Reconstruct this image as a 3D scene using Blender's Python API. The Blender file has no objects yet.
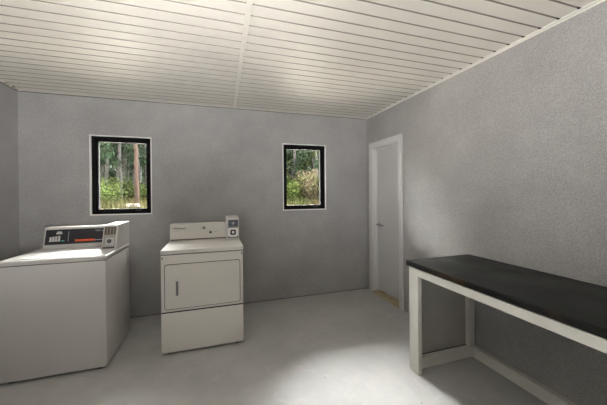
import bpy, bmesh, math, random
from mathutils import Vector, Matrix, noise
R_ = math.radians
scene = bpy.context.scene
COL = scene.collection
random.seed(7)

# ------------------------------------------------------------ dimensions
D, R, L, H, B = 3.598, 2.102, -1.935, 2.478, -1.70      # back, right, left, ceiling height, rear (behind the camera)
W1 = (-1.316, -.713, 1.174, 2.056)                      # left window hole
W2 = (.847, 1.459, 1.172, 2.060)                        # right window hole
DO = (2.836, 3.436, 0.0, 2.022)                         # doorway in the right wall (y0,y1,z0,z1)

# ------------------------------------------------------------ materials
def mat(name, col, rough=.5, metal=0, spec=.5, coat=0, bump=0, bscale=200, var=0, vscale=3, var_col=None,
        bdist=.002, detail=3, emis=None, estr=0):
    m = bpy.data.materials.new(name); m.use_nodes = True
    nt = m.node_tree; b = nt.nodes['Principled BSDF']
    b.inputs['Base Color'].default_value = (*col, 1)
    b.inputs['Roughness'].default_value = rough
    b.inputs['Metallic'].default_value = metal
    b.inputs['Specular IOR Level'].default_value = spec
    b.inputs['Coat Weight'].default_value = coat
    if emis:
        b.inputs['Emission Color'].default_value = (*emis, 1); b.inputs['Emission Strength'].default_value = estr
    tc = nt.nodes.new('ShaderNodeTexCoord')
    if bump:
        n = nt.nodes.new('ShaderNodeTexNoise'); n.inputs['Scale'].default_value = bscale; n.inputs['Detail'].default_value = detail
        bp = nt.nodes.new('ShaderNodeBump'); bp.inputs['Strength'].default_value = bump; bp.inputs['Distance'].default_value = bdist
        nt.links.new(tc.outputs['Object'], n.inputs['Vector']); nt.links.new(n.outputs['Fac'], bp.inputs['Height'])
        nt.links.new(bp.outputs['Normal'], b.inputs['Normal'])
    if var:
        n = nt.nodes.new('ShaderNodeTexNoise'); n.inputs['Scale'].default_value = vscale; n.inputs['Detail'].default_value = 6
        n.inputs['Roughness'].default_value = .6
        cr = nt.nodes.new('ShaderNodeMapRange'); cr.inputs['From Min'].default_value = .35; cr.inputs['From Max'].default_value = .65
        mx = nt.nodes.new('ShaderNodeMix'); mx.data_type = 'RGBA'
        c2 = var_col or tuple(c * (1 - var) for c in col)
        mx.inputs['A'].default_value = (*col, 1); mx.inputs['B'].default_value = (*c2, 1)
        nt.links.new(tc.outputs['Object'], n.inputs['Vector']); nt.links.new(n.outputs['Fac'], cr.inputs['Value'])
        nt.links.new(cr.outputs['Result'], mx.inputs['Factor']); nt.links.new(mx.outputs['Result'], b.inputs['Base Color'])
    return m

def wall_mat(name, col, strength=.5, lo=.84, hi=1.12, sc=85):
    """rolled masonry paint: stipple bump at two scales, faint mottling and faint trowel marks"""
    m = bpy.data.materials.new(name); m.use_nodes = True
    nt = m.node_tree; N = nt.nodes; K = nt.links; b = N['Principled BSDF']
    b.inputs['Roughness'].default_value = .62; b.inputs['Specular IOR Level'].default_value = .35
    tc = N.new('ShaderNodeTexCoord')
    n1 = N.new('ShaderNodeTexNoise'); n1.inputs['Scale'].default_value = sc; n1.inputs['Detail'].default_value = 3
    n2 = N.new('ShaderNodeTexNoise'); n2.inputs['Scale'].default_value = 9; n2.inputs['Detail'].default_value = 4
    ad = N.new('ShaderNodeMath'); ad.operation = 'MULTIPLY_ADD'; ad.inputs[1].default_value = .35
    K.new(tc.outputs['Object'], n1.inputs['Vector']); K.new(tc.outputs['Object'], n2.inputs['Vector'])
    K.new(n2.outputs['Fac'], ad.inputs[0]); K.new(n1.outputs['Fac'], ad.inputs[2])
    bp = N.new('ShaderNodeBump'); bp.inputs['Strength'].default_value = strength; bp.inputs['Distance'].default_value = .006
    K.new(ad.outputs[0], bp.inputs['Height']); K.new(bp.outputs['Normal'], b.inputs['Normal'])
    n3 = N.new('ShaderNodeTexNoise'); n3.inputs['Scale'].default_value = 2.2; n3.inputs['Detail'].default_value = 7; n3.inputs['Roughness'].default_value = .65
    K.new(tc.outputs['Object'], n3.inputs['Vector'])
    r3 = N.new('ShaderNodeMapRange'); r3.inputs['From Min'].default_value = .3; r3.inputs['From Max'].default_value = .7
    r3.inputs['To Min'].default_value = .88; r3.inputs['To Max'].default_value = 1.1
    K.new(n3.outputs['Fac'], r3.inputs['Value'])
    r1 = N.new('ShaderNodeMapRange'); r1.inputs['From Min'].default_value = .3; r1.inputs['From Max'].default_value = .7
    r1.inputs['To Min'].default_value = lo; r1.inputs['To Max'].default_value = hi
    K.new(n1.outputs['Fac'], r1.inputs['Value'])
    mu = N.new('ShaderNodeMath'); mu.operation = 'MULTIPLY'; K.new(r3.outputs[0], mu.inputs[0]); K.new(r1.outputs[0], mu.inputs[1])
    mx = N.new('ShaderNodeMix'); mx.data_type = 'RGBA'; mx.blend_type = 'MULTIPLY'; mx.inputs['Factor'].default_value = 1
    mx.inputs['A'].default_value = (*col, 1); K.new(mu.outputs[0], mx.inputs['B'])
    K.new(mx.outputs['Result'], b.inputs['Base Color'])
    return m

def floor_mat():
    m = bpy.data.materials.new('painted concrete'); m.use_nodes = True
    nt = m.node_tree; N = nt.nodes; K = nt.links; b = N['Principled BSDF']; b.inputs['Specular IOR Level'].default_value = .3
    tc = N.new('ShaderNodeTexCoord')
    n = N.new('ShaderNodeTexNoise'); n.inputs['Scale'].default_value = 2.6; n.inputs['Detail'].default_value = 8; n.inputs['Roughness'].default_value = .62
    K.new(tc.outputs['Object'], n.inputs['Vector'])
    cr = N.new('ShaderNodeValToRGB'); e = cr.color_ramp.elements
    e[0].position = .3; e[0].color = (.365, .362, .355, 1); e[1].position = .68; e[1].color = (.45, .447, .44, 1)
    K.new(n.outputs['Fac'], cr.inputs['Fac'])
    # pale scuffs
    n2 = N.new('ShaderNodeTexNoise'); n2.inputs['Scale'].default_value = 7; n2.inputs['Detail'].default_value = 10; n2.inputs['Roughness'].default_value = .7
    n2.inputs['Distortion'].default_value = 1.2
    K.new(tc.outputs['Object'], n2.inputs['Vector'])
    r2 = N.new('ShaderNodeMapRange'); r2.inputs['From Min'].default_value = .56; r2.inputs['From Max'].default_value = .70; r2.inputs['To Max'].default_value = .28
    K.new(n2.outputs['Fac'], r2.inputs['Value'])
    mx = N.new('ShaderNodeMix'); mx.data_type = 'RGBA'; mx.inputs['B'].default_value = (.63, .62, .60, 1)
    K.new(cr.outputs['Color'], mx.inputs['A']); K.new(r2.outputs[0], mx.inputs['Factor'])
    # small dark specks
    v = N.new('ShaderNodeTexVoronoi'); v.inputs['Scale'].default_value = 6.5
    K.new(tc.outputs['Object'], v.inputs['Vector'])
    r3 = N.new('ShaderNodeMapRange'); r3.inputs['From Min'].default_value = .035; r3.inputs['From Max'].default_value = .06
    r3.inputs['To Min'].default_value = .6; r3.inputs['To Max'].default_value = 0
    K.new(v.outputs['Distance'], r3.inputs['Value'])
    mx2 = N.new('ShaderNodeMix'); mx2.data_type = 'RGBA'; mx2.inputs['B'].default_value = (.16, .155, .15, 1)
    K.new(mx.outputs['Result'], mx2.inputs['A']); K.new(r3.outputs[0], mx2.inputs['Factor'])
    K.new(mx2.outputs['Result'], b.inputs['Base Color'])
    rr = N.new('ShaderNodeMapRange'); rr.inputs['To Min'].default_value = .3; rr.inputs['To Max'].default_value = .6
    K.new(n.outputs['Fac'], rr.inputs['Value']); K.new(rr.outputs[0], b.inputs['Roughness'])
    n4 = N.new('ShaderNodeTexNoise'); n4.inputs['Scale'].default_value = 22; n4.inputs['Detail'].default_value = 6
    K.new(tc.outputs['Object'], n4.inputs['Vector'])
    bp = N.new('ShaderNodeBump'); bp.inputs['Strength'].default_value = .25; bp.inputs['Distance'].default_value = .004
    K.new(n4.outputs['Fac'], bp.inputs['Height']); K.new(bp.outputs['Normal'], b.inputs['Normal'])
    return m

def counter_mat():
    m = bpy.data.materials.new('worn black laminate'); m.use_nodes = True
    nt = m.node_tree; N = nt.nodes; K = nt.links; b = N['Principled BSDF']
    tc = N.new('ShaderNodeTexCoord')
    n = N.new('ShaderNodeTexNoise'); n.inputs['Scale'].default_value = 160; n.inputs['Detail'].default_value = 3
    K.new(tc.outputs['Object'], n.inputs['Vector'])
    cr = N.new('ShaderNodeValToRGB'); e = cr.color_ramp.elements
    e[0].position = .42; e[0].color = (.005, .0053, .005, 1); e[1].position = .66; e[1].color = (.016, .017, .0155, 1)
    K.new(n.outputs['Fac'], cr.inputs['Fac'])
    n2 = N.new('ShaderNodeTexNoise'); n2.inputs['Scale'].default_value = 5; n2.inputs['Detail'].default_value = 8
    K.new(tc.outputs['Object'], n2.inputs['Vector'])
    # brown wear along the front edge
    sp = N.new('ShaderNodeSeparateXYZ'); K.new(tc.outputs['Object'], sp.inputs[0])
    ed = N.new('ShaderNodeMapRange'); ed.inputs['From Min'].default_value = .012; ed.inputs['From Max'].default_value = .0; ed.inputs['To Min'].default_value = 0; ed.inputs['To Max'].default_value = 1
    K.new(sp.outputs['X'], ed.inputs['Value'])
    wr = N.new('ShaderNodeMapRange'); wr.inputs['From Min'].default_value = .48; wr.inputs['From Max'].default_value = .6
    K.new(n2.outputs['Fac'], wr.inputs['Value'])
    mu = N.new('ShaderNodeMath'); mu.operation = 'MULTIPLY'; K.new(ed.outputs[0], mu.inputs[0]); K.new(wr.outputs[0], mu.inputs[1])
    mx = N.new('ShaderNodeMix'); mx.data_type = 'RGBA'; mx.inputs['B'].default_value = (.03, .019, .011, 1)
    K.new(cr.outputs['Color'], mx.inputs['A']); K.new(mu.outputs[0], mx.inputs['Factor'])
    K.new(mx.outputs['Result'], b.inputs['Base Color'])
    rr = N.new('ShaderNodeMapRange'); rr.inputs['To Min'].default_value = .28; rr.inputs['To Max'].default_value = .55
    K.new(n2.outputs['Fac'], rr.inputs['Value']); K.new(rr.outputs[0], b.inputs['Roughness'])
    b.inputs['Specular IOR Level'].default_value = .2
    return m

def glass_mat():
    m = bpy.data.materials.new('window glass'); m.use_nodes = True
    nt = m.node_tree; N = nt.nodes; K = nt.links
    N.remove(N['Principled BSDF']); out = N['Material Output']
    t = N.new('ShaderNodeBsdfTransparent'); t.inputs['Color'].default_value = (.93, .95, .94, 1)
    g = N.new('ShaderNodeBsdfGlossy'); g.inputs['Roughness'].default_value = .02
    f = N.new('ShaderNodeFresnel'); f.inputs['IOR'].default_value = 1.45
    s = N.new('ShaderNodeMixShader'); K.new(f.outputs[0], s.inputs[0]); K.new(t.outputs[0], s.inputs[1]); K.new(g.outputs[0], s.inputs[2])
    K.new(s.outputs[0], out.inputs['Surface']); return m

WALL = (.36, .355, .354)
M = dict(
    wall=wall_mat('grey wall paint', WALL, .6, .84, 1.13, 110), wall_side=wall_mat('grey stippled wall paint', (.35, .342, .333), .9, .80, 1.17, 120),
    floor=floor_mat(), counter=counter_mat(), glass=glass_mat(),
    exterior=mat('tan block', (.16, .13, .085), .85, bump=.3, bscale=60),
    ceiling=mat('cream enamelled metal plank', (.80, .765, .705), .5, spec=.4, bump=.05, bscale=6, bdist=.01, var=.05, vscale=2),
    groove_shade=mat('plank groove shade tone', (.27, .245, .21), .7, spec=.2),  # shade inside the plank grooves, painted as a darker tone
    ceil_trim=mat('cream metal trim', (.84, .81, .75), .35),
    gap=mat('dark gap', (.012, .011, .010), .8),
    stain=mat('mildew', (.33, .34, .20), .8),
    reveal=mat('white caulked reveal', (.88, .88, .87), .6),
    black=mat('black window vinyl', (.009, .009, .010), .8, spec=.06),
    white=mat('washer enamel', (.57, .555, .54), .42, spec=.35, bump=.02, bscale=5, bdist=.004),
    dryer=mat('dryer enamel', (.68, .658, .628), .42, spec=.35, bump=.02, bscale=5, bdist=.004),
    panelblack=mat('black control panel', (.014, .013, .018), .28),
    ink=mat('grey ink', (.16, .16, .17), .5), dark=mat('dark plastic', (.02, .02, .022), .4),
    buttons=mat('white buttons', (.62, .60, .58), .4), red=mat('red orange stripe', (.62, .085, .02), .4),
    teal=mat('teal mark', (.10, .42, .36), .4), silver=mat('silver mark', (.45, .45, .46), .35),
    chrome=mat('chrome', (.62, .62, .63), .18, metal=1), steel=mat('brushed steel', (.36, .34, .31), .42, metal=.85, bump=.05, bscale=80),
    steeldark=mat('dark brushed plate', (.11, .095, .08), .4, metal=.6), bluegrey=mat('blue grey decal', (.10, .115, .15), .35),
    plate=mat('white decal', (.80, .80, .79), .4),
    trimpaint=mat('pale grey door paint', (.60, .595, .585), .38), doorpaint=mat('grey door paint', (.52, .515, .515), .42, var=.06, vscale=2),
    wood=mat('bare tan timber', (.56, .46, .30), .6, var=.35, vscale=18, bump=.2, bscale=40),
    benchpaint=mat('warm white painted timber', (.66, .65, .60), .42, var=.07, vscale=7, bump=.08, bscale=70),
    benchpanel=mat('grey painted plywood', (.40, .385, .36), .5, var=.1, vscale=4),
    rubber=mat('black rubber', (.02, .02, .02), .7),
    bark=mat('grey pine bark', (.062, .06, .060), .95, spec=0, var=.6, vscale=5, bump=.6, bscale=18, bdist=.03),
    barkbrown=mat('brown pine bark', (.036, .025, .021), .95, spec=0, var=.5, vscale=6, bump=.6, bscale=18, bdist=.03),
    leaf=mat('green leaf', (.026, .041, .011), .6, spec=0, var=.55, vscale=.9, var_col=(.042, .049, .015)),
    needle=mat('pine needles', (.016, .027, .015), .6, spec=0, var=.4, vscale=.8),
    tanleaf=mat('russet leaf', (.040, .027, .020), .7, spec=0, var=.5, vscale=1.4, var_col=(.04, .043, .02)),
    grass=mat('wild grass', (.024, .031, .011), .75, spec=0, var=.5, vscale=.6, var_col=(.042, .029, .016)),
    rock=mat('pale stone', (.065, .056, .051), .9, spec=0, bump=.4, bscale=20),
)
def ground_mat():
    m = mat('ground', (.3, .25, .2), .95, spec=0, bump=.5, bscale=8, bdist=.05); nt = m.node_tree; N = nt.nodes; K = nt.links
    g = N.new('ShaderNodeNewGeometry'); sp = N.new('ShaderNodeSeparateXYZ'); K.new(g.outputs['Position'], sp.inputs[0])
    n = N.new('ShaderNodeTexNoise'); n.inputs['Scale'].default_value = .5; n.inputs['Detail'].default_value = 8; K.new(g.outputs['Position'], n.inputs['Vector'])
    a = N.new('ShaderNodeMath'); a.operation = 'MULTIPLY_ADD'; a.inputs[1].default_value = 3; K.new(n.outputs['Fac'], a.inputs[0]); K.new(sp.outputs['Y'], a.inputs[2])
    r = N.new('ShaderNodeMapRange'); r.inputs['From Min'].default_value = 11; r.inputs['From Max'].default_value = 14; K.new(a.outputs[0], r.inputs['Value'])
    n2 = N.new('ShaderNodeTexNoise'); n2.inputs['Scale'].default_value = 2.2; n2.inputs['Detail'].default_value = 8; K.new(g.outputs['Position'], n2.inputs['Vector'])
    cr = N.new('ShaderNodeValToRGB'); e = cr.color_ramp.elements; e[0].position = .4; e[0].color = (.028, .031, .013, 1); e[1].position = .6; e[1].color = (.085, .063, .047, 1)
    K.new(n2.outputs['Fac'], cr.inputs['Fac'])
    mx = N.new('ShaderNodeMix'); mx.data_type = 'RGBA'; mx.inputs['A'].default_value = (.62, .57, .49, 1)
    K.new(cr.outputs['Color'], mx.inputs['B']); K.new(r.outputs[0], mx.inputs['Factor']); K.new(mx.outputs['Result'], N['Principled BSDF'].inputs['Base Color'])
    return m
M['ground'] = ground_mat()

# ------------------------------------------------------------ mesh helpers
def box(bm, lo, hi, bev=0, seg=2):
    lo = Vector(lo); hi = Vector(hi)
    r = bmesh.ops.create_cube(bm, size=1, matrix=Matrix.Translation((lo + hi) / 2) @ Matrix.Diagonal((*(hi - lo), 1)))
    if bev:
        es = {e for v in r['verts'] for e in v.link_edges}
        bmesh.ops.bevel(bm, geom=list(es), offset=bev, segments=seg, affect='EDGES', profile=.5)
def cyl(bm, c, axis, r, depth, seg=24, r2=None):
    q = Vector((0, 0, 1)).rotation_difference(Vector(axis)).to_matrix().to_4x4()
    bmesh.ops.create_cone(bm, cap_ends=True, segments=seg, radius1=r, radius2=r if r2 is None else r2, depth=depth,
                          matrix=Matrix.Translation(c) @ q)
def prism(bm, poly, axis, a, b):
    """extrude a polygon (list of 2-D points) along axis 0/1/2 between a and b"""
    def P(t, k):
        v = [0, 0, 0]; o = [i for i in range(3) if i != axis]; v[axis] = k; v[o[0]] = t[0]; v[o[1]] = t[1]; return v
    A = [bm.verts.new(P(t, a)) for t in poly]; Bv = [bm.verts.new(P(t, b)) for t in poly]; n = len(poly)
    fs = [bm.faces.new(A), bm.faces.new(Bv[::-1])]
    for i in range(n): fs.append(bm.faces.new((A[i], A[(i + 1) % n], Bv[(i + 1) % n], Bv[i])))
    bmesh.ops.recalc_face_normals(bm, faces=fs)
    return fs
def rrect(x0, x1, z0, z1, r, n=6):
    p = []
    for cx, cz, a0 in ((x1 - r, z1 - r, 0), (x0 + r, z1 - r, 90), (x0 + r, z0 + r, 180), (x1 - r, z0 + r, 270)):
        for k in range(n + 1):
            a = R_(a0 + 90 * k / n); p.append((cx + r * math.cos(a), cz + r * math.sin(a)))
    return p
def obj(name, bm, m, parent=None, smooth=False, bevmod=0):
    me = bpy.data.meshes.new(name)
    if parent is not None:
        off = parent['_o'] if '_o' in parent else (0, 0, 0)
        bmesh.ops.translate(bm, verts=bm.verts, vec=-Vector(off))
    bm.to_mesh(me); bm.free()
    for mm in (m if isinstance(m, (list, tuple)) else [m]): me.materials.append(M[mm])
    o = bpy.data.objects.new(name, me); COL.objects.link(o)
    if parent is not None: o.parent = parent; o['_o'] = parent['_o'] if '_o' in parent else (0, 0, 0)
    if smooth:
        for p in me.polygons: p.use_smooth = True
        try: me.set_sharp_from_angle(angle=R_(35))
        except Exception: pass
    if bevmod:
        b = o.modifiers.new('Bevel', 'BEVEL'); b.width = bevmod; b.segments = 2; b.limit_method = 'ANGLE'
    return o
def thing(name, label, cat, loc=(0, 0, 0), group=None, kind=None):
    o = bpy.data.objects.new(name, None); COL.objects.link(o); o.location = loc; o.empty_display_size = .1
    o['_o'] = tuple(loc)
    if label: o['label'] = label
    if cat: o['category'] = cat
    if group: o['group'] = group
    if kind: o['kind'] = kind
    return o
def tag(o, label=None, cat=None, group=None, kind=None):
    for k, v in (('label', label), ('category', cat), ('group', group), ('kind', kind)):
        if v: o[k] = v
    return o
NB = bmesh.new
def text(s, size, loc, name, m, parent, shear=0, yscale=1, tilt=0):
    cu = bpy.data.curves.new('t', 'FONT'); cu.body = s; cu.size = size; cu.extrude = .0006; cu.shear = shear; cu.align_x = 'LEFT'
    t = bpy.data.objects.new('t', cu); COL.objects.link(t)
    bpy.context.view_layer.update()
    me = bpy.data.meshes.new_from_object(t.evaluated_get(bpy.context.evaluated_depsgraph_get()))
    bpy.data.objects.remove(t); bpy.data.curves.remove(cu)
    me.transform(Matrix.Translation(Vector(loc) - Vector(parent['_o'])) @ Matrix.Rotation(R_(90 - tilt), 4, 'X'))
    me.materials.clear(); me.materials.append(M[m])
    o = bpy.data.objects.new(name, me); COL.objects.link(o); o.parent = parent; o['_o'] = parent['_o']
    return o

# ------------------------------------------------------------ room shell
T = .10
def struct(name, bm, m, **k): return tag(obj(name, bm, m, **k), kind='structure')
def wall_with_holes(bm, axis, pos, thick, a0, a1, z0, z1, holes):
    """slab perpendicular to axis (0: x, 1: y) from pos to pos+thick, rectangular holes (a0,a1,z0,z1)"""
    As = sorted({a0, a1, *[h[0] for h in holes], *[h[1] for h in holes]})
    Zs = sorted({z0, z1, *[h[2] for h in holes], *[h[3] for h in holes]})
    def inside(a, z): return any(h[0] < a < h[1] and h[2] < z < h[3] for h in holes)
    g = {}
    def V(k, i, j):
        if (k, i, j) not in g:
            p = pos + thick * k
            g[(k, i, j)] = bm.verts.new((p, As[i], Zs[j]) if axis == 0 else (As[i], p, Zs[j]))
        return g[(k, i, j)]
    nA, nZ = len(As) - 1, len(Zs) - 1
    solid = {(i, j) for i in range(nA) for j in range(nZ) if not inside((As[i] + As[i + 1]) / 2, (Zs[j] + Zs[j + 1]) / 2)}
    for i, j in solid:
        for k in (0, 1): bm.faces.new((V(k, i, j), V(k, i + 1, j), V(k, i + 1, j + 1), V(k, i, j + 1)))
        for di, dj, e in ((-1, 0, ((i, j), (i, j + 1))), (1, 0, ((i + 1, j), (i + 1, j + 1))), (0, -1, ((i, j), (i + 1, j))), (0, 1, ((i, j + 1), (i + 1, j + 1)))):
            if (i + di, j + dj) not in solid:
                bm.faces.new((V(0, *e[0]), V(0, *e[1]), V(1, *e[1]), V(1, *e[0])))
    bmesh.ops.recalc_face_normals(bm, faces=bm.faces)
bm = NB(); box(bm, (L - T, B - T, -.12), (R + T, D + T, 0)); struct('floor', bm, 'floor')
RW1 = (-1.25, -.55, 1.17, 2.05); RW2 = (.85, 1.55, 1.17, 2.05)   # unseen windows added behind the camera for fill daylight
ZT = H + .10
bm = NB(); wall_with_holes(bm, 1, D, T, L - T, R + T, 0, ZT, [W1, W2]); struct('wall_back', bm, 'wall')
bm = NB(); wall_with_holes(bm, 1, D + T, .03, L - T - .12, R + T + .12, -.12, ZT, [W1, W2]); struct('wall_exterior', bm, 'exterior')
bm = NB(); wall_with_holes(bm, 0, R, T, B - T, D, 0, ZT, [DO]); struct('wall_right', bm, 'wall_side')
bm = NB(); box(bm, (L - T, B - T, 0), (L, D, ZT)); struct('wall_left', bm, 'wall')
bm = NB(); wall_with_holes(bm, 1, B - T, T, L, R, 0, ZT, [RW1, RW2]); struct('wall_rear', bm, 'wall')
bm = NB(); box(bm, (L - T - .12, B - T, ZT), (R + T + .12, D + T + .03, ZT + .1)); struct('roof', bm, 'exterior')

# ceiling: one sheet of interlocking metal planks, profile swept across the room
PITCH = .1045; Y0 = 1.08 - PITCH * 27
prof = []
y = Y0
while y < D + .01:
    prof += [(y - .0065, H), (y - .0045, H + .011), (y + .0045, H + .011), (y + .0065, H), (y + PITCH - .0075, H + .0004)]
    y += PITCH
prof = [p for p in prof if B < p[0] < D]
prof = [(B, H)] + prof + [(D, H)]
bm = NB()
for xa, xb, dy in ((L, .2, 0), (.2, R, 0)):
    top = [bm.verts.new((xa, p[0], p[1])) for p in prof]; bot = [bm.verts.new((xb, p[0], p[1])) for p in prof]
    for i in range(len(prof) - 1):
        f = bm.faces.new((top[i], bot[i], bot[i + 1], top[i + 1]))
        if prof[i][1] > H + .006 or prof[i + 1][1] > H + .006: f.material_index = 1  # groove faces take the painted shade tone
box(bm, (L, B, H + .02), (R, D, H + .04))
ceiling = struct('ceiling', bm, ('ceiling', 'groove_shade'))
# joint strip across the planks, slightly out of square as in the photo
def strip(bm, x0, x1, w, z0, z1):
    f = [(x0 - w, B), (x0 + w, B), (x1 + w, D), (x1 - w, D)]
    a = [bm.verts.new((*p, z0)) for p in f]; b = [bm.verts.new((*p, z1)) for p in f]
    fs = [bm.faces.new(a), bm.faces.new(b)] + [bm.faces.new((a[i], a[(i + 1) % 4], b[(i + 1) % 4], b[i])) for i in range(4)]
    bmesh.ops.recalc_face_normals(bm, faces=fs)
xs = lambda yy: .190 + (yy - 1.57) * .0185
bm = NB(); strip(bm, xs(B), xs(D), .017, H - .002, H + .012); strip(bm, xs(B) - .009, xs(D) - .009, .0065, H - .006, H); strip(bm, xs(B) + .009, xs(D) + .009, .0065, H - .006, H)
struct('trim_1', bm, 'ceil_trim')
bm = NB(); box(bm, (R - .030, B, H - .006), (R, D, H + .012), .002); box(bm, (R - .004, B, H - .012), (R, D, H - .004)); struct('trim_2', bm, 'ceil_trim')
bm = NB(); box(bm, (L, B, H - .006), (L + .03, D, H + .012), .002); struct('trim_3', bm, 'ceil_trim')
bm = NB(); box(bm, (L, D - .02, H - .004), (R, D, H + .012), .002); struct('trim_4', bm, 'ceil_trim')
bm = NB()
for k in range(60):                                # dark blocks standing in for shade at plank ends, beside trims and strip
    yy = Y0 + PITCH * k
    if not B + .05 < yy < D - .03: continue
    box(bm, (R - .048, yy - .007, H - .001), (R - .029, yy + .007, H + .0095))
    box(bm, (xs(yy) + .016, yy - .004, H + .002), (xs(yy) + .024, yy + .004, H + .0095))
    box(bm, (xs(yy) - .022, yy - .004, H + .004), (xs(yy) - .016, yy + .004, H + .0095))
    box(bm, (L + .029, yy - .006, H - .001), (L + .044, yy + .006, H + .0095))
struct('plank_end_shade', bm, 'gap')
bm = NB()                                          # mildew stain in the left ceiling corner, thin flakes on the trim
rs = random.Random(3)
for k in range(26):
    yy = D - .03 - abs(rs.gauss(0, .25)); xx = L + .012 + abs(rs.gauss(0, .018)); s = rs.uniform(.004, .014)
    cyl(bm, (xx, yy, H - .0065), (0, 0, 1), s, .0012, 7)
struct('trim_6', bm, 'stain')
# dark joint between wall and ceiling
bm = NB(); box(bm, (L, D - .004, H - .010), (R, D, H - .003)); box(bm, (L, B, H - .011), (L + .004, D, H - .005)); struct('trim_7', bm, 'gap')

def window(n, hole, y, sgn=1):
    x0, x1, z0, z1 = hole
    t = thing('window_%d' % n, None, None, ((x0 + x1) / 2, y, z0), kind='structure')
    def ring(bm, a, b, ya, yb, bev=0):
        """frame between inset a and inset b"""
        o = (x0 + a, x1 - a, z0 + a, z1 - a); i = (x0 + b, x1 - b, z0 + b, z1 - b)
        ya, yb = sorted((y + sgn * ya, y + sgn * yb))
        box(bm, (o[0], ya, o[2]), (i[0], yb, o[3]), bev); box(bm, (i[1], ya, o[2]), (o[1], yb, o[3]), bev)
        box(bm, (i[0], ya, o[2]), (i[1], yb, i[2]), bev); box(bm, (i[0], ya, i[3]), (i[1], yb, o[3]), bev)
    bm = NB(); ring(bm, -.003, .008, -.004, T - .002, .001); obj('window_reveal', bm, 'reveal', t)
    bm = NB(); ring(bm, .007, .036, .026, .134, .002); f = obj('window_frame', bm, 'black', t)
    bm = NB(); ring(bm, .034, .062, .045, .095, .002); s = obj('window_sash', bm, 'black', t)
    if n in (1, 2):
        bm = NB(); box(bm, ((x0 + x1) / 2 + .13, y + .030, z0 + .032), ((x0 + x1) / 2 + .19, y + .046, z0 + .046), .003); obj('latch', bm, 'dark', s)
    bm = NB(); ya, yb = sorted((y + sgn * .070, y + sgn * .074)); box(bm, (x0 + .06, ya, z0 + .06), (x1 - .06, yb, z1 - .06)); obj('window_pane', bm, 'glass', s)
window(1, W1, D); window(2, W2, D); window(3, RW1, B, -1); window(4, RW2, B, -1)  # last two are the added rear windows

# ------------------------------------------------------------ door in the right wall
y0, y1, z0, z1 = DO
d = thing('door_1', None, None, (R, (y0 + y1) / 2, 0), kind='structure')
bm = NB()
for a, b in ((y0 - .062, y0 + .004), (y1 - .004, y1 + .062)): box(bm, (R - .016, a, 0), (R + .002, b, z1 + .004), .004)
box(bm, (R - .016, y0 - .062, z1 - .004), (R + .002, y1 + .062, z1 + .070), .004)
for a, b in ((y0 - .062, y0 - .048), (y1 + .048, y1 + .062)): box(bm, (R - .021, a, 0), (R - .002, b, z1 + .070), .003)
box(bm, (R - .021, y0 - .062, z1 + .056), (R - .002, y1 + .062, z1 + .070), .003)
obj('door_casing', bm, 'trimpaint', d)
bm = NB()
box(bm, (R, y0 - .001, 0), (R + T + .01, y0 + .016, z1)); box(bm, (R, y1 - .016, 0), (R + T + .01, y1 + .001, z1)); box(bm, (R, y0, z1 - .016), (R + T + .01, y1, z1 + .001))
box(bm, (R + .045, y0 + .016, .03), (R + .057, y0 + .030, z1 - .016)); box(bm, (R + .045, y1 - .030, .03), (R + .057, y1 - .016, z1 - .016)); box(bm, (R + .045, y0, z1 - .030), (R + .057, y1, z1 - .016))
obj('door_jamb', bm, 'trimpaint', d)
bm = NB(); box(bm, (R + .058, y0 + .017, .045), (R + .096, y1 - .018, z1 - .018), .002); leaf = obj('door_leaf', bm, 'doorpaint', d)
bm = NB(); box(bm, (R - .012, y0 + .004, -.001), (R + .10, y1 - .004, .022), .003); tag(obj('door_threshold', bm, 'wood', d), 'bare tan wooden threshold')
bm = NB(); hy = y1 - .075; hz = .955
cyl(bm, (R + .054, hy, hz), (1, 0, 0), .027, .010); cyl(bm, (R + .035, hy, hz), (1, 0, 0), .010, .04)
box(bm, (R + .006, hy - .150, hz - .012), (R + .024, hy + .014, hz + .012), .006)
tag(obj('door_handle', bm, 'chrome', leaf, smooth=True), 'chrome lever handle')
bm = NB()
for hz2 in (.25, 1.02, 1.80): cyl(bm, (R + .052, y0 + .018, hz2), (0, 0, 1), .006, .09, 12)
obj('hinge', bm, 'steel', leaf)
# solid back to the doorway so that it does not open on nothing
bm = NB(); box(bm, (R + T, y0 - .1, 0), (R + T + .02, y1 + .1, z1 + .1)); struct('wall_closet', bm, 'wall_side')

# ------------------------------------------------------------ floor edge: thin dark line behind the machines
bm = NB()
box(bm, (L, D - .006, 0), (R, D, .006))
struct('baseboard_back', bm, 'steeldark')

# ------------------------------------------------------------ dryer
dx0, dx1, dyf, dyb = -.460, .232, 2.634, 3.300
dr = thing('clothes_dryer', 'cream front-loading coin-operated clothes dryer standing between the two windows on the concrete floor', 'dryer', (-.114, 2.967, 0))
bm = NB(); box(bm, (dx0, dyf + .004, .022), (dx1, dyb, .874), .008); body = obj('body', bm, 'dryer', dr, smooth=True)
bm = NB(); box(bm, (dx0 - .003, dyf - .006, .876), (dx1 + .003, dyb, .914), .006, 3); obj('top_panel', bm, 'dryer', dr, smooth=True)
bm = NB(); box(bm, (dx0 + .004, dyf + .001, .870), (dx1 - .004, dyb - .01, .879)); obj('top_seam', bm, 'dark', body)
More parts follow.
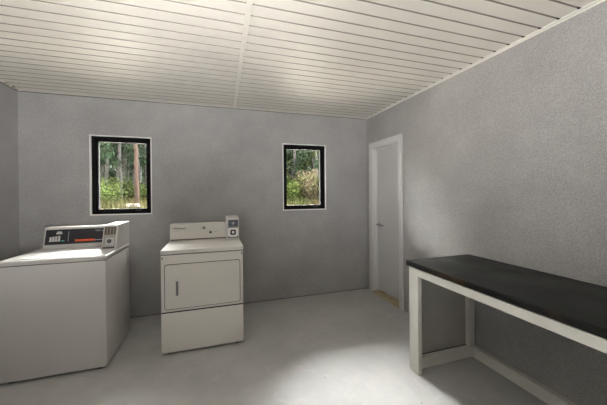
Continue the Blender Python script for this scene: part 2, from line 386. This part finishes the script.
# lower access panel with a dark seam above
bm = NB(); box(bm, (dx0 + .001, dyf - .004, .030), (dx1 - .001, dyf + .01, .369), .004); obj('lower_panel', bm, 'dryer', dr, smooth=True)
bm = NB(); box(bm, (dx0 + .004, dyf + .0015, .364), (dx1 - .004, dyf + .01, .379)); obj('panel_seam', bm, 'dark', body)
bm = NB(); prism(bm, rrect(dx0 + .027, dx1 - .026, .398, .790, .022), 1, dyf + .001, dyf + .006); obj('door_gap', bm, 'dark', body)
bm = NB(); fs = prism(bm, rrect(dx0 + .032, dx1 - .031, .403, .785, .019), 1, dyf - .005, dyf + .004)
door = obj('door', bm, 'dryer', dr, smooth=True, bevmod=.002)
bm = NB()
hx0, hx1, hz0, hz1 = -.356, -.304, .494, .662
prism(bm, rrect(hx0, hx1, hz0, hz1, .008), 1, dyf - .009, dyf - .003)
handle = tag(obj('door_handle', bm, 'dryer', door, smooth=True, bevmod=.002), 'cream pull plate')
bm = NB(); prism(bm, rrect(hx0 + .015, hx1 - .017, hz0 + .022, hz1 - .020, .005), 1, dyf - .0100, dyf - .006); tag(obj('finger_slot', bm, 'ink', handle), 'dark recessed finger slot')
for x in (dx0 + .012, dx1 - .012):
    bm = NB(); cyl(bm, (x, dyf + .002, .845), (0, 1, 0), .006, .008, 12); obj('screw', bm, 'dark', dr)
for x in (dx0 + .06, dx1 - .06):
    for yy in (dyf + .06, dyb - .06):
        bm = NB(); cyl(bm, (x, yy, .012), (0, 0, 1), .022, .024, 16); obj('foot', bm, 'rubber', dr)
# console
cf, ct = 3.165, 1.082
bm = NB()
prism(bm, [(cf, .912), (cf, .930), (cf + .022, ct - .006), (cf + .030, ct), (dyb - .005, ct), (dyb - .005, .912)], 0, dx0 - .004, .108)
con = obj('console', bm, 'dryer', dr, smooth=True, bevmod=.003)
bm = NB(); prism(bm, [(cf - .003, .914), (cf - .003, .922), (cf + .002, .926), (cf + .01, .914)], 0, dx0 + .004, .104); obj('console_seam', bm, 'steeldark', con)
tl = math.degrees(math.atan2(.022, ct - .936))
def cy(z, o=0): return cf + .022 * (z - .930) / (ct - .936) - o
tag(text('Whirlpool', .030, (-.440, cy(1.030, .0012), 1.028), 'lettering', 'dark', con, .25, tilt=-tl), 'dark brand lettering')
bm = NB(); box(bm, (-.440, cy(1.008, .0014), 1.006), (-.375, cy(1.008, -.001), 1.0075)); obj('small_print', bm, 'ink', con)
bm = NB(); cyl(bm, (-.128, cy(1.034, .004), 1.034), (0, 1, 0), .017, .012); k = obj('dial', bm, 'steel', con, smooth=True, bevmod=.002)
bm = NB(); cyl(bm, (-.128, cy(1.034, .011), 1.034), (0, 1, 0), .009, .008); obj('dial_cap', bm, 'ink', k, smooth=True)
bm = NB(); cyl(bm, (-.062, cy(.984, .006), .984), (0, 1, 0), .0125, .018); obj('start_button', bm, 'dark', con, smooth=True, bevmod=.002)
bm = NB(); box(bm, (-.030, cy(.986, .0012), .984), (.010, cy(.986, -.001), .9865)); obj('button_mark', bm, 'ink', con)
bm = NB(); box(bm, (-.175, cy(1.034, .0012), 1.033), (-.160, cy(1.034, -.001), 1.0355)); obj('dial_mark', bm, 'ink', con)
# coin meter
mx0, mx1, my = .100, .228, 3.035
bm = NB(); prism(bm, [(my, .913), (my, 1.125), (my + .012, 1.146), (dyb - .03, 1.150), (dyb - .03, .913)], 0, mx0, mx1)
cb = tag(obj('coin_box', bm, 'white', dr, smooth=True, bevmod=.005), 'white coin meter housing')
bm = NB(); prism(bm, rrect(mx0 + .018, mx1 - .010, 1.050, 1.122, .004), 1, my - .003, my + .002); cp = tag(obj('coin_plate', bm, 'bluegrey', cb), 'blue grey coin slot plate')
bm = NB(); cyl(bm, (.166, my - .006, 1.086), (0, 1, 0), .016, .008); box(bm, (.150, my - .006, 1.054), (.207, my - .001, 1.060)); box(bm, (.190, my - .006, 1.07), (.196, my - .001, 1.108)); obj('coin_slot', bm, 'chrome', cp, smooth=True)
bm = NB(); prism(bm, rrect(mx0 + .014, mx1 - .010, 1.040, 1.047, .002), 1, my - .002, my + .002); obj('dark_band', bm, 'dark', cb)
bm = NB(); prism(bm, rrect(mx0 + .014, mx1 - .010, .932, .950, .002), 1, my - .002, my + .002); obj('dark_band', bm, 'dark', cb)
bm = NB(); prism(bm, rrect(mx0 + .014, mx1 - .010, .940, 1.036, .022), 1, my - .005, my + .002); lp = obj('lock_plate', bm, 'plate', cb)
bm = NB(); prism(bm, rrect(.138, .196, .962, 1.018, .014), 1, my - .008, my - .002); lk = tag(obj('coin_lock', bm, 'dark', lp), 'black square coin lock surround')
bm = NB(); prism(bm, rrect(.155, .180, .978, 1.003, .006), 1, my - .012, my - .006); obj('lock_cylinder', bm, 'plate', lk)

# ------------------------------------------------------------ washer
wx0, wx1, wyf, wyb = -1.533, -.847, 2.586, 3.228
wa = thing('washing_machine', 'white top-loading coin-operated washing machine with black control panel, in the left corner', 'washing machine', (-1.19, 2.907, 0))
bm = NB(); box(bm, (wx0, wyf + .004, .022), (wx1, wyb, .872), .008); wb = obj('body', bm, 'white', wa, smooth=True)
bm = NB(); box(bm, (wx0 + .004, wyf + .008, .868), (wx1 - .003, wyb - .01, .878)); obj('top_seam', bm, 'ink', wb)
bm = NB(); box(bm, (wx0 - .001, wyf, .876), (wx1 + .001, wyb, .912), .009, 4); wt = obj('top_panel', bm, 'white', wa, smooth=True)
bm = NB(); prism(bm, rrect(wx0 + .075, -1.02, wyf + .045, 3.085, .03), 2, .9105, .9165); ld = obj('lid', bm, 'white', wa, smooth=True, bevmod=.003)
bm = NB(); prism(bm, rrect(wx0 + .071, -1.016, wyf + .041, 3.089, .033), 2, .9105, .9128); obj('lid_gap', bm, 'ink', ld)
for x in (wx0 + .06, wx1 - .06):
    for yy in (wyf + .06, wyb - .06):
        bm = NB(); cyl(bm, (x, yy, .012), (0, 0, 1), .022, .024, 16); obj('foot', bm, 'rubber', wa)
vf, vt = 3.105, 1.100
bm = NB(); prism(bm, [(vf, .911), (vf, .925), (vf + .040, vt - .008), (vf + .050, vt), (wyb, vt), (wyb, .911)], 0, wx0 + .028, -.955)
wc = obj('console', bm, 'white', wa, smooth=True, bevmod=.004)
sl = .040 / (vt - .008 - .925); wtl = math.degrees(math.atan(sl))
def vy(z, o=0): return vf + sl * (z - .925) - o
def slanted(bm, x0, x1, z0, z1, o1, o0=-.002, skew=0):
    p = [(vy(z0, o1), z0), (vy(z1, o1), z1), (vy(z1, o0), z1), (vy(z0, o0), z0)]
    prism(bm, p, 0, x0, x1)
bm = NB(); slanted(bm, wx0 + .042, -.968, .944, 1.078, .002); cpn = tag(obj('control_panel', bm, 'panelblack', wc), 'glossy black control panel')
bm = NB(); slanted(bm, -1.4625, -1.3945, .972, .978, .0032)                  # row of white buttons with its rule
for i, x in enumerate((-1.457, -1.4365, -1.4155, -1.393)):
    slanted(bm, x, x + .0145, .972, 1.012 + .003 * i, .0055)
tag(obj('cycle_button', bm, 'buttons', cpn), 'white cycle buttons')
bm = NB(); slanted(bm, -1.412, -1.366, 1.036, 1.050, .0034); slanted(bm, -1.405, -1.372, 1.051, 1.060, .0034); obj('badge', bm, 'buttons', cpn)
bm = NB(); slanted(bm, -1.370, -1.344, .970, .980, .0034); tag(obj('green_mark', bm, 'teal', cpn), 'teal mark')
bm = NB(); slanted(bm, -1.262, -1.105, .965, .982, .0034); tag(obj('red_stripe', bm, 'red', cpn), 'red orange stripe')
bm = NB(); slanted(bm, -1.105, -.975, .970, .974, .0034); obj('printed_rule', bm, 'silver', cpn)
bm = NB(); slanted(bm, -1.318, -1.315, .968, 1.060, .0030); obj('printed_rule', bm, 'silver', cpn)
tag(text('Whirlpool', .024, (-1.108, vy(1.052, .0034), 1.050), 'lettering', 'silver', cpn, .25, tilt=-wtl), 'silver brand lettering')
# coin box: wedge with leaning front, flush with the right side
bx0, bx1 = -.958, -.847
bm = NB(); prism(bm, [(2.822, .911), (2.826, .925), (2.896, 1.118), (2.905, 1.126), (wyb, 1.130), (wyb, .911)], 0, bx0, bx1)
wcb = tag(obj('coin_box', bm, 'white', wa, smooth=True, bevmod=.004), 'white coin box housing')
s2 = (2.896 - 2.826) / (1.118 - .925)
def by_(z, o=0): return 2.826 + s2 * (z - .925) - o
def sl2(bm, x0, x1, z0, z1, o1, o0=-.002): prism(bm, [(by_(z0, o1), z0), (by_(z1, o1), z1), (by_(z1, o0), z1), (by_(z0, o0), z0)], 0, x0, x1)
bm = NB(); sl2(bm, bx0 + .008, bx1 - .010, .926, 1.112, .002); fp = tag(obj('face_plate', bm, 'steel', wcb), 'brushed steel coin plate')
bm = NB(); sl2(bm, bx0 + .012, bx1 - .014, 1.044, 1.108, .0035); up = obj('coin_slide', bm, 'steeldark', fp)
bm = NB()
for i in range(3): sl2(bm, bx0 + .030 + i * .024, bx0 + .034 + i * .024, 1.05, 1.102, .006)
sl2(bm, bx0 + .008, bx1 - .010, 1.032, 1.039, .006); obj('slide_rib', bm, 'steel', up)
bm = NB(); sl2(bm, bx0 + .026, bx1 - .020, .952, 1.018, .010); lp2 = obj('lock_housing', bm, 'silver', fp, bevmod=.006)
bm = NB(); cyl(bm, (-.9, by_(.990, .012), .990), (0, 1, 0), .016, .012); lc2 = obj('coin_lock', bm, 'dark', lp2, smooth=True)
bm = NB(); cyl(bm, (-.9, by_(.992, .018), .992), (0, 1, 0), .009, .008); obj('lock_cylinder', bm, 'chrome', lc2, smooth=True)
bm = NB(); sl2(bm, bx0 + .010, bx1 - .012, .928, .940, .004); obj('lower_lip', bm, 'dark', fp)
bm = NB(); cyl(bm, (-1.14, vf + .07, vt + .001), (0, 0, 1), .004, .004, 10); obj('screw', bm, 'dark', wc)

# ------------------------------------------------------------ work bench along the right wall
bx, byf, bn = 1.457, 1.887, -.70
be = thing('work_bench', 'long black-topped work bench with white painted timber frame along the right wall', 'bench', (bx, byf, 0))
bm = NB(); box(bm, (bx - .004, bn, .811), (R, byf, .851), .004, 2); obj('countertop', bm, 'counter', be, smooth=True)
def post(nm, lo, hi): bm = NB(); box(bm, lo, hi, .002, 1); return obj(nm, bm, 'benchpaint', be)
post('leg', (bx, byf - .132, 0), (bx + .036, byf - .032, .811))
post('leg', (R - .075, byf - .070, .09), (R - .012, byf - .032, .755))
post('leg', (bx, bn + .05, 0), (bx + .036, bn + .15, .811))
post('leg', (R - .075, bn + .05, .09), (R - .012, bn + .088, .755))
post('front_rail', (bx + .001, bn + .15, .752), (bx + .034, byf - .132, .806))
post('end_rail', (bx + .036, byf - .076, 0), (R - .045, byf - .034, .085))
post('end_rail', (bx + .036, byf - .070, .755), (R - .012, byf - .032, .806))
post('end_rail', (bx + .036, bn + .05, 0), (R - .045, bn + .088, .085))
post('wall_rail', (R - .045, bn + .02, 0), (R - .002, byf - .034, .088))
bm = NB(); box(bm, (bx + .036, byf - .032, .02), (R - .006, byf - .012, .806)); tag(obj('end_panel', bm, 'benchpanel', be), 'grey end panel')
bm = NB(); box(bm, (bx + .036, byf - .034, .083), (R - .06, byf - .031, .091)); obj('panel_gap', bm, 'dark', be)

# ------------------------------------------------------------ outside
def gz(x, y):
    t = min(1, max(0, (y - 7) / 6.5)); t = t * t * (3 - 2 * t)
    return -.15 + .95 * t + max(0, y - 13.5) * .035 + .12 * (noise.noise(Vector((x * .3, y * .3, 0))) if y > 5 else 0)
bm = NB(); nx, ny = 60, 60
gv = [[bm.verts.new((-45 + 90 * i / nx, -12 + 72 * j / ny, gz(-45 + 90 * i / nx, -12 + 72 * j / ny) if True else 0)) for i in range(nx + 1)] for j in range(ny + 1)]
for j in range(ny):
    for i in range(nx): bm.faces.new((gv[j][i], gv[j][i + 1], gv[j + 1][i + 1], gv[j + 1][i]))
struct('ground', bm, 'ground', smooth=True)

def leafquad(bm, p, s, rs, long=1.6, n=None):
    n = n or Vector((rs.gauss(0, 1), rs.gauss(0, 1), rs.gauss(.4, .8))).normalized()
    u = n.orthogonal().normalized(); u.rotate(Matrix.Rotation(rs.uniform(0, 6.28), 3, n)); w = n.cross(u)
    a = u * s * long; b = w * s * .5
    bm.faces.new([bm.verts.new(p - a), bm.verts.new(p + b), bm.verts.new(p + a), bm.verts.new(p - b)])
def tube(bm, pts, rad, seg=7):
    rings = []
    for i, (p, r) in enumerate(zip(pts, rad)):
        d_ = (pts[min(i + 1, len(pts) - 1)] - pts[max(i - 1, 0)]).normalized(); u = d_.orthogonal().normalized(); w = d_.cross(u)
        rings.append([bm.verts.new(p + (u * math.cos(6.2832 * k / seg) + w * math.sin(6.2832 * k / seg)) * r) for k in range(seg)])
    for a, b in zip(rings, rings[1:]):
        # align ring start to avoid twist
        for k in range(seg): bm.faces.new((a[k], a[(k + 1) % seg], b[(k + 1) % seg], b[k]))
def trunk_pts(h, rs, lean=.03, n=7):
    p = Vector((0, 0, -.2)); out = [p.copy()]; dx, dy = rs.gauss(0, lean), rs.gauss(0, lean)
    for i in range(n): p = p + Vector((dx + rs.gauss(0, .012), dy + rs.gauss(0, .012), 1)) * (h / n); out.append(p.copy())
    return out
def make_tree(seed, h, r, crown0, width, leaves, bark, leafm, size, name):
    rs = random.Random(seed)
    t = thing(name, None, None, (0, 0, 0))
    pts = trunk_pts(h, rs); n = len(pts)
    bm = NB(); tube(bm, pts, [r * (1.25 if i == 0 else 1 - .7 * i / (n - 1)) for i in range(n)], 9)
    fb = NB()
    nb = 26
    for k in range(nb):
        z = crown0 + (h - crown0) * (k + rs.random()) / nb
        fi = z / h * (n - 1); i = min(int(fi), n - 2); base = pts[i].lerp(pts[i + 1], fi - i)
        a = rs.uniform(0, 6.28); ln = width * (1 - .55 * (z - crown0) / (h - crown0)) * rs.uniform(.6, 1.1)
        d_ = Vector((math.cos(a), math.sin(a), rs.uniform(-.1, .45)))
        tip = base + d_ * ln; mid = base + d_ * ln * .5 + Vector((0, 0, .06 * ln))
        tube(bm, [base, mid, tip], [r * .22, r * .13, .006], 5)
        for q in range(leaves // nb):
            f = rs.uniform(.25, 1.05) ** .7; c = base.lerp(tip, f)
            leafquad(fb, c + Vector((rs.gauss(0, .16), rs.gauss(0, .16), rs.gauss(0, .13))) * ln * .75, size * rs.uniform(.6, 1.3), rs)
    obj('trunk', bm, bark, t, smooth=True); obj('foliage', fb, leafm, t)
    return t
def make_shrub(seed, h, w, leaves, leafm, size, name):
    rs = random.Random(seed); t = thing(name, None, None, (0, 0, 0)); sb = NB(); fb = NB()
    for k in range(14):
        a = rs.uniform(0, 6.28); tip = Vector((math.cos(a) * w * rs.uniform(.2, 1), math.sin(a) * w * rs.uniform(.2, 1), h * rs.uniform(.6, 1)))
        b0 = Vector((rs.gauss(0, .05), rs.gauss(0, .05), -.1)); mid = b0.lerp(tip, .5) + Vector((rs.gauss(0, .06), rs.gauss(0, .06), .05))
        tube(sb, [b0, mid, tip], [.012, .008, .003], 5)
        for q in range(leaves // 14):
            f = rs.uniform(.2, 1.05); c = b0.lerp(mid, f * 2) if f < .5 else mid.lerp(tip, f * 2 - 1)
            leafquad(fb, c + Vector((rs.gauss(0, .11), rs.gauss(0, .11), rs.gauss(0, .1))), size * rs.uniform(.6, 1.3), rs)
    obj('stem', sb, 'bark', t); obj('foliage', fb, leafm, t)
    return t
used = set()
def place(src, x, y, s, rz, label, cat, group=None):
    if src.name in used:
        r = src.copy(); COL.objects.link(r)
        for ch in src.children:
            c = ch.copy(); COL.objects.link(c); c.parent = r
    else: r = src; used.add(src.name)
    r.location = (x, y, gz(x, y) - .02); r.scale = (s, s, s); r.rotation_euler = (0, 0, rz)
    tag(r, label, cat, group)
    if not group and 'group' in r: del r['group']
    return r
thin = [make_tree(11 + i, 8.5 + .5 * i, .075 + .012 * i, 3.2 - .4 * i, 1.3, 1300, 'bark', 'needle', .085, 'pine_tree') for i in range(4)]
bushy = [make_tree(41 + i, 8.0 + .5 * i, .13, .9, 2.6, 4200, 'bark', 'needle' if i == 0 else 'leaf', .15, 'broadleaf_tree') for i in range(3)]
leafy = [make_shrub(61 + i, 1.1 + .2 * i, .75, 1500, 'leaf', .045, 'leafy_shrub') for i in range(2)]
russet = [make_shrub(71, 1.9, .9, 1300, 'tanleaf', .05, 'russet_shrub')]
rs = random.Random(5)
# big brown trunk seen through the left window, with the pale rock at its foot
bt = make_tree(99, 9.5, .095, 4.6, 1.5, 900, 'barkbrown', 'needle', .09, 'pine_tree')
place(bt, -3.50, 14.6, 1, 0, 'thick brown pine trunk above the pale rock, seen through the left window', 'tree')
bm = NB(); bmesh.ops.create_icosphere(bm, subdivisions=3, radius=1)
for v in bm.verts: v.co *= 1 + .18 * noise.noise(v.co * 1.7); v.co = Vector((v.co.x * .36, v.co.y * .25, v.co.z * .13))
rk = obj('rock', bm, 'rock', smooth=True); rk.location = (-3.42, 13.55, gz(-3.42, 13.55) + .10); tag(rk, 'pale flat rock at the foot of the brown pine trunk', 'rock')
def kind_at(x): return 'left' if x < 0 else 'right'
n = 0
for i in range(104):
    y_ = 15 + 19 * rs.random()
    side = rs.random()
    rx = rs.uniform(-.40, -.16) if side < .42 else (rs.uniform(.20, .44) if side < .8 else rs.uniform(-1.1, 1.1))
    x_ = rx * y_
    if abs(x_ + 3.4) < .7 and y_ < 17: continue
    w = 'left' if x_ < 0 else 'right'
    place(rs.choice(thin), x_, y_, rs.uniform(.8, 1.15), rs.uniform(0, 6.28), 'slender grey pine standing in the woods beyond the %s window' % w, 'tree', 'slender pines beyond the %s window' % w)
for i in range(46):
    y_ = rs.uniform(30, 47); x_ = -34 + 68 * (i + rs.random()) / 46
    w = 'left' if x_ < 0 else 'right'
    place(rs.choice(bushy), x_, y_, rs.uniform(.75, 1.1), rs.uniform(0, 6.28), 'dense leafy tree far back in the woods beyond the %s window' % w, 'tree', 'dense trees far back beyond the %s window' % w)
for i in range(78):
    side = rs.random(); y_ = rs.uniform(14.3, 24)
    x_ = y_ * (rs.uniform(-.42, -.15) if side < .45 else (rs.uniform(.20, .45) if side < .9 else rs.uniform(-.9, .9)))
    if abs(x_ + 3.45) < .75 and y_ < 16: continue
    w = 'left' if x_ < 0 else 'right'
    place(rs.choice(leafy), x_, y_, rs.uniform(.7, 1.15), rs.uniform(0, 6.28), 'low green shrub in the undergrowth beyond the %s window' % w, 'shrub', 'green shrubs beyond the %s window' % w)
for i in range(12):
    y_ = rs.uniform(14, 19); x_ = y_ * rs.uniform(.25, .42)
    place(russet[0], x_, y_, rs.uniform(.7, 1.1), rs.uniform(0, 6.28), 'russet-leaved shrub in the undergrowth beyond the right window', 'shrub', 'russet shrubs beyond the right window')
for i in range(3):
    y_ = rs.uniform(18, 24); x_ = y_ * (rs.uniform(.24, .42))
    place(bushy[2] if i % 2 else bushy[1], x_, y_, rs.uniform(.5, .62), rs.uniform(0, 6.28), 'small leafy tree near the clearing beyond the right window', 'tree', 'small leafy trees beyond the right window')
# wild grass
bm = NB()
for i in range(15000):
    y_ = 12.8 + 13 * rs.random() ** 1.4; x_ = rs.uniform(-.62, .62) * y_
    z_ = gz(x_, y_); h_ = rs.uniform(.15, .55); a = rs.uniform(0, 3.14); w_ = .012 * rs.uniform(.7, 1.6)
    dx, dy = math.cos(a) * w_, math.sin(a) * w_; lx, ly = rs.gauss(0, .1), rs.gauss(0, .1)
    bm.faces.new([bm.verts.new((x_ - dx, y_ - dy, z_ - .03)), bm.verts.new((x_ + dx, y_ + dy, z_ - .03)), bm.verts.new((x_ + lx, y_ + ly, z_ + h_))])
tag(obj('wild_grass', bm, 'grass'), 'tall wild green and straw grass below the trees outside', 'grass', kind='stuff')

# ------------------------------------------------------------ light
w = bpy.data.worlds.new('World'); scene.world = w; w.use_nodes = True
nt = w.node_tree; bg = nt.nodes['Background']
SKY = 1.6
tc = nt.nodes.new('ShaderNodeTexCoord'); sp = nt.nodes.new('ShaderNodeSeparateXYZ'); nt.links.new(tc.outputs['Generated'], sp.inputs[0])
cr = nt.nodes.new('ShaderNodeValToRGB'); e = cr.color_ramp.elements
e[0].position = 0; e[0].color = (.30, .33, .36, 1); e[1].position = .6; e[1].color = (.93, .96, 1, 1)
nt.links.new(sp.outputs['Z'], cr.inputs['Fac']); nt.links.new(cr.outputs['Color'], bg.inputs['Color']); bg.inputs['Strength'].default_value = SKY
def sun(el, az, strength, col, ang):
    s = bpy.data.lights.new('Sun', 'SUN'); s.energy = strength; s.color = col; s.angle = R_(ang)
    o = bpy.data.objects.new('Sun', s); COL.objects.link(o)
    d_ = Vector((math.cos(R_(el)) * math.sin(R_(az)), math.cos(R_(el)) * math.cos(R_(az)), math.sin(R_(el))))
    o.rotation_euler = d_.to_track_quat('Z', 'Y').to_euler(); return o
sun(42, -52, 165, (1, .98, .97), 92)      # broad hazy brightness above and behind the woods, left of the building
sun(42, 56, 190, (1, .98, .97), 92)       # and right of it
SUN2 = sun(50, 90, 4, (1, .96, .90), 1)        # sun grazing along the window walls, never through the panes
def portal(hole, y, sgn):
    a = bpy.data.lights.new('Portal', 'AREA'); a.shape = 'RECTANGLE'; a.size = hole[1] - hole[0]; a.size_y = hole[3] - hole[2]
    a.cycles.is_portal = True
    o = bpy.data.objects.new('Portal', a); COL.objects.link(o); o.location = ((hole[0] + hole[1]) / 2, y, (hole[2] + hole[3]) / 2)
    o.rotation_euler = (R_(-90 if sgn > 0 else 90), 0, 0)
portal(W1, D + .14, 1); portal(W2, D + .14, 1); portal(RW1, B - .14, -1); portal(RW2, B - .14, -1)

# two added fill lamps on tripods, out of view, brightening ceiling and walls
M['lens'] = mat('lit fill lamp glass', (.9, .9, .88), .5, emis=(1, .95, .87), estr=5)
FILLW = 430
def fill_light(x, y, z, target, label, power):
    t = thing('fill_light', label, 'added lamp', (x, y, 0))
    bm = NB(); tube(bm, [Vector((x, y, .22)), Vector((x, y, z - .10))], [.012, .010], 10); obj('pole', bm, 'steel', t, smooth=True)
    for k in range(3):
        a = R_(90 + 120 * k); bm = NB(); tube(bm, [Vector((x + .32 * math.cos(a), y + .32 * math.sin(a), .008)), Vector((x, y, .45))], [.008, .010], 8)
        obj('leg', bm, 'steel', t, smooth=True)
    dirv = (Vector(target) - Vector((x, y, z))).normalized(); q = dirv.to_track_quat('Z', 'Y').to_matrix().to_4x4()
    Mx = Matrix.Translation((x, y, z)) @ q
    bm = NB(); bmesh.ops.create_cone(bm, cap_ends=False, segments=32, radius1=.09, radius2=.17, depth=.16, matrix=Mx @ Matrix.Translation((0, 0, -.02)))
    bmesh.ops.create_circle(bm, cap_ends=True, segments=32, radius=.09, matrix=Mx @ Matrix.Translation((0, 0, -.10))); sh = obj('lamp_shade', bm, 'black', t, smooth=True)
    bm = NB(); bmesh.ops.create_circle(bm, cap_ends=True, segments=32, radius=.088, matrix=Mx @ Matrix.Translation((0, 0, -.09))); obj('lit_diffuser', bm, 'lens', sh)
    l = bpy.data.lights.new('Spot', 'SPOT'); l.energy = power; l.color = (1, .985, .965); l.spot_size = R_(80); l.spot_blend = 1; l.shadow_soft_size = .12
    o = bpy.data.objects.new('Spot', l); COL.objects.link(o); o.location = Vector((x, y, z)) + dirv * .13; o.rotation_euler = dirv.to_track_quat('-Z', 'Y').to_euler()
fill_light(-1.15, -1.25, 1.15, (.55, .85, 2.48), 'added tripod fill light in the rear left corner behind the camera, tilted up', FILLW)
fill_light(.75, -1.25, 1.15, (-.9, .75, 2.48), 'added tripod fill light behind the camera beside the near end of the bench, tilted up', FILLW)

# ------------------------------------------------------------ camera
cam = bpy.data.cameras.new('Camera'); co = bpy.data.objects.new('Camera', cam); COL.objects.link(co); scene.camera = co
cam.sensor_fit = 'HORIZONTAL'; cam.sensor_width = 36; cam.lens = 277.664 / 607 * 36; cam.shift_y = -8.212 / 607
cam.clip_start = .02; cam.clip_end = 300
co.matrix_world = Matrix.Translation((0, 0, 1.393)) @ Matrix.Rotation(R_(-17.447), 4, 'Z') @ Matrix.Rotation(R_(90 - .15), 4, 'X') @ Matrix.Rotation(R_(-.493), 4, 'Z')

scene.view_settings.view_transform = 'Standard'; scene.view_settings.look = 'None'
scene.view_settings.exposure = .46; scene.view_settings.gamma = 1; scene.view_settings.use_curve_mapping = False
scene.cycles.max_bounces = 14; scene.cycles.diffuse_bounces = 10; scene.cycles.glossy_bounces = 4; scene.cycles.transparent_max_bounces = 16
scene.cycles.sample_clamp_indirect = 8
for o in bpy.data.objects:
    if '_o' in o: del o['_o']
